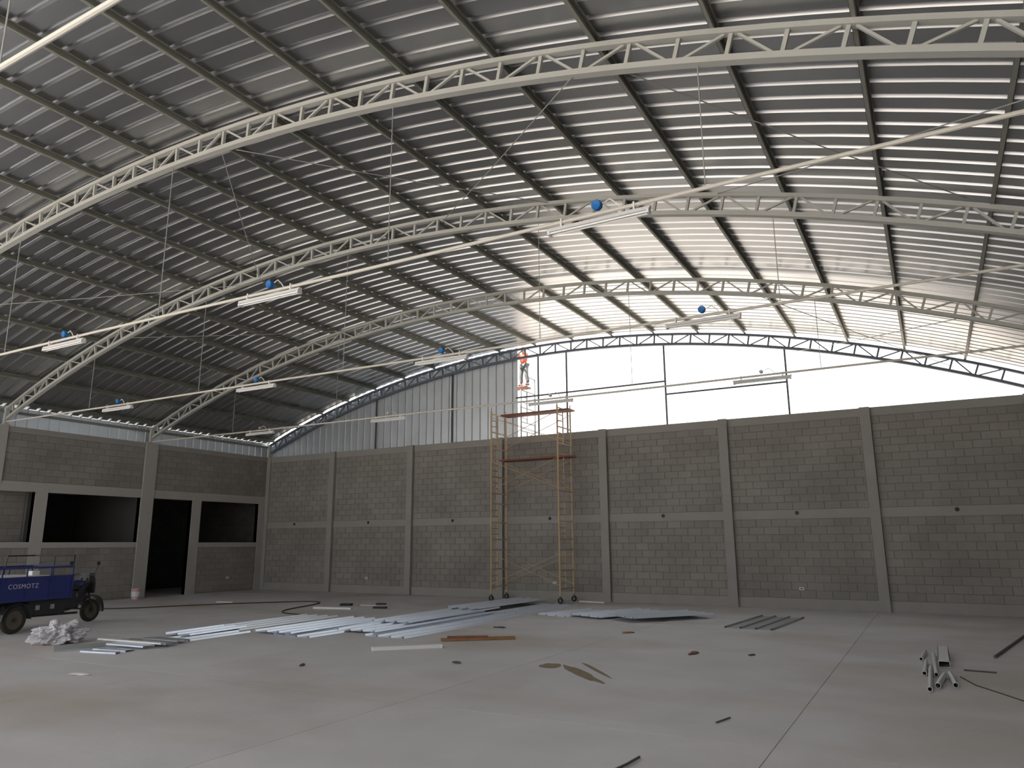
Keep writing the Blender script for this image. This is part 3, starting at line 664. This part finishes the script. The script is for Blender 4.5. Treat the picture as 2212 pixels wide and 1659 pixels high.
# small scraps
SCR = [(8.75, -4.75, .35, .2, .06, 'black', 'black tool bag lying far back beside the white lamp housing', 'tool bag'), (9.5, -4.0, .3, .12, .04, 'black', 'small black tool lying far back on the floor', 'tool'),
       (10.3, -5.1, .4, .14, .05, 'black', 'black tool lying right of the white lamp housing', 'tool'), (9.35, -4.55, .5, .06, .03, 'pipe', 'pale stick lying between the black tools', 'stick')]
for x, y, a, b, c, mt, lb, ct in SCR: boxthing('tool' if ct == 'tool' else ct.replace(' ', '_'), x, y, x+a*.95, y+a*.3, b, c, mt, lb, ct)
i = 0
for px_, py_, s, mt, lb in ((16.05, -7.7, .16, 'darksteel', 'dark metal scraps behind the brown plank to the right'), (18.9, -7.35, .14, 'wood', 'small brown scrap in the middle of the floor'),
                       (20.9, -9.55, .18, 'brown', 'red-brown chip of wood right of the mud stain'), (15.9, -13.5, .10, 'darksteel', 'small dark chip left front of the white lamp housing'),
                       (17.9, -12.2, .10, 'darksteel', 'small dark chip in the centre foreground'), (13.6, -15.6, .18, 'white', 'small crumpled white paper in the left foreground'),
                       (21.8, -9.3, .08, 'darksteel', 'small dark chip left of the slab joint'), (11.6, -17.3, .12, 'darksteel', 'small dark scrap in the left foreground')):
    bm = bmesh.new(); bmesh.ops.create_icosphere(bm, subdivisions=2, radius=1)
    for v in bm.verts:
        f_ = 1+noise.noise(v.co*2+Vector((i*3.1, 0, 0)))*.7; v.co = Vector((v.co.x*s*f_, v.co.y*s*.35*f_, max(0, v.co.z*.02*f_+.012)))
    me = bpy.data.meshes.new('scrap'); bm.to_mesh(me); bm.free(); me.materials.append(M[mt])
    tag(obj('scrap', me, loc=(px_, py_, 0), rotz=i*.7), lb, 'scrap'); i += 1
# hose
pts = [(1.6, -9.2), (3.6, -9.0), (4.18, -7.68), (4.88, -6.43), (5.77, -5.22), (6.85, -3.89), (7.66, -4.32), (8.1, -5.6), (8.48, -6.92), (9.1, -7.5), (9.9, -7.55)]
cv = bpy.data.curves.new('hose', 'CURVE'); cv.dimensions = '3D'; cv.bevel_depth = .016; sp = cv.splines.new('NURBS'); sp.points.add(len(pts)-1)
for p, q in zip(sp.points, pts): p.co = (q[0], q[1], .018, 1)
sp.use_endpoint_u = True; sp.order_u = 4; cv.materials.append(M['brownhose'])
fo = bpy.data.objects.new('tmp', cv); COL.objects.link(fo); me = bpy.data.meshes.new_from_object(fo); bpy.data.objects.remove(fo)
tag(obj('hose', me), 'dark brown hose snaking over the floor in front of the left doorway', 'hose')
# tube offcuts at the right
def pipe_cut(x0, y0, x1, y1, r, label):
    tag(MB().hollow((x0, y0, r+.002), (x1, y1, r+.002), r, 14).build('steel_tube', M['galv']), label, 'tube', 'steel tube offcuts on the right')
pipe_cut(24.31, -10.10, 24.32, -8.9, .030, 'leftmost short grey tube of the offcuts on the right')
pipe_cut(24.455, -10.14, 24.415, -8.0, .030, 'longer grey tube next to the square box tube')
pipe_cut(24.382, -11.34, 24.383, -9.5, .030, 'grey tube sticking out furthest to the front of the offcuts')
pipe_cut(24.47, -11.05, 24.55, -10.15, .035, 'grey tube slanting right at the front of the offcuts')
pipe_cut(24.67, -10.92, 24.62, -9.98, .034, 'short grey tube lying apart at the right of the offcuts')
t = MB(); xx, yy = 24.56, -9.2
for a, b, c, d in ((-.075, .075, .0, .006), (-.075, .075, .084, .09), (-.075, -.069, 0, .09), (.069, .075, 0, .09)): t.box(a, b, 0, 1.8, c, d)
o = t.build('box_tube', M['galv']); o.location = (xx, yy, .001); tag(o, 'wide rectangular grey box tube lying with the tube offcuts on the right', 'tube')
pipe_cut(24.25, -8.66, 24.30, -7.75, .028, 'small grey tube at the back left of the offcuts')
# mud stains (thin real deposits)
def blot(name, cx, cy, rx, ry, ang, label, seed):
    bm = bmesh.new(); vs = []
    for k in range(40):
        a = 2*pi*k/40; f_ = 1+.35*noise.noise(Vector((cos(a)*1.5, sin(a)*1.5, seed)))
        x, y = rx*f_*cos(a), ry*f_*sin(a); vs.append(bm.verts.new((x*cos(ang)-y*sin(ang), x*sin(ang)+y*cos(ang), .0035)))
    bm.faces.new(vs); me = bpy.data.meshes.new(name); bm.to_mesh(me); bm.free(); me.materials.append(M['stain']); tag(obj(name, me, loc=(cx, cy, 0)), label, 'stain')
blot('mud_patch', 19.32, -11.75, .17, .22, .3, 'round brown mud patch on the floor in the centre', 1.)
blot('mud_smear', 20.0, -12.15, .75, .10, -.80, 'long brown mud smear right of the round mud patch', 2.)
blot('mud_smear', 20.05, -11.75, .72, .035, -.86, 'thin brown mud smear behind the longer one', 5.)
tag(MB().tube([(24.74, -10.0, .004), (24.9, -10.6, .004), (25.36, -11.5, .004), (25.6, -12.4, .004)], .008, 6).build('cable', M['brownhose']), 'thin dark cable on the floor leading right from the tube offcuts', 'cable')
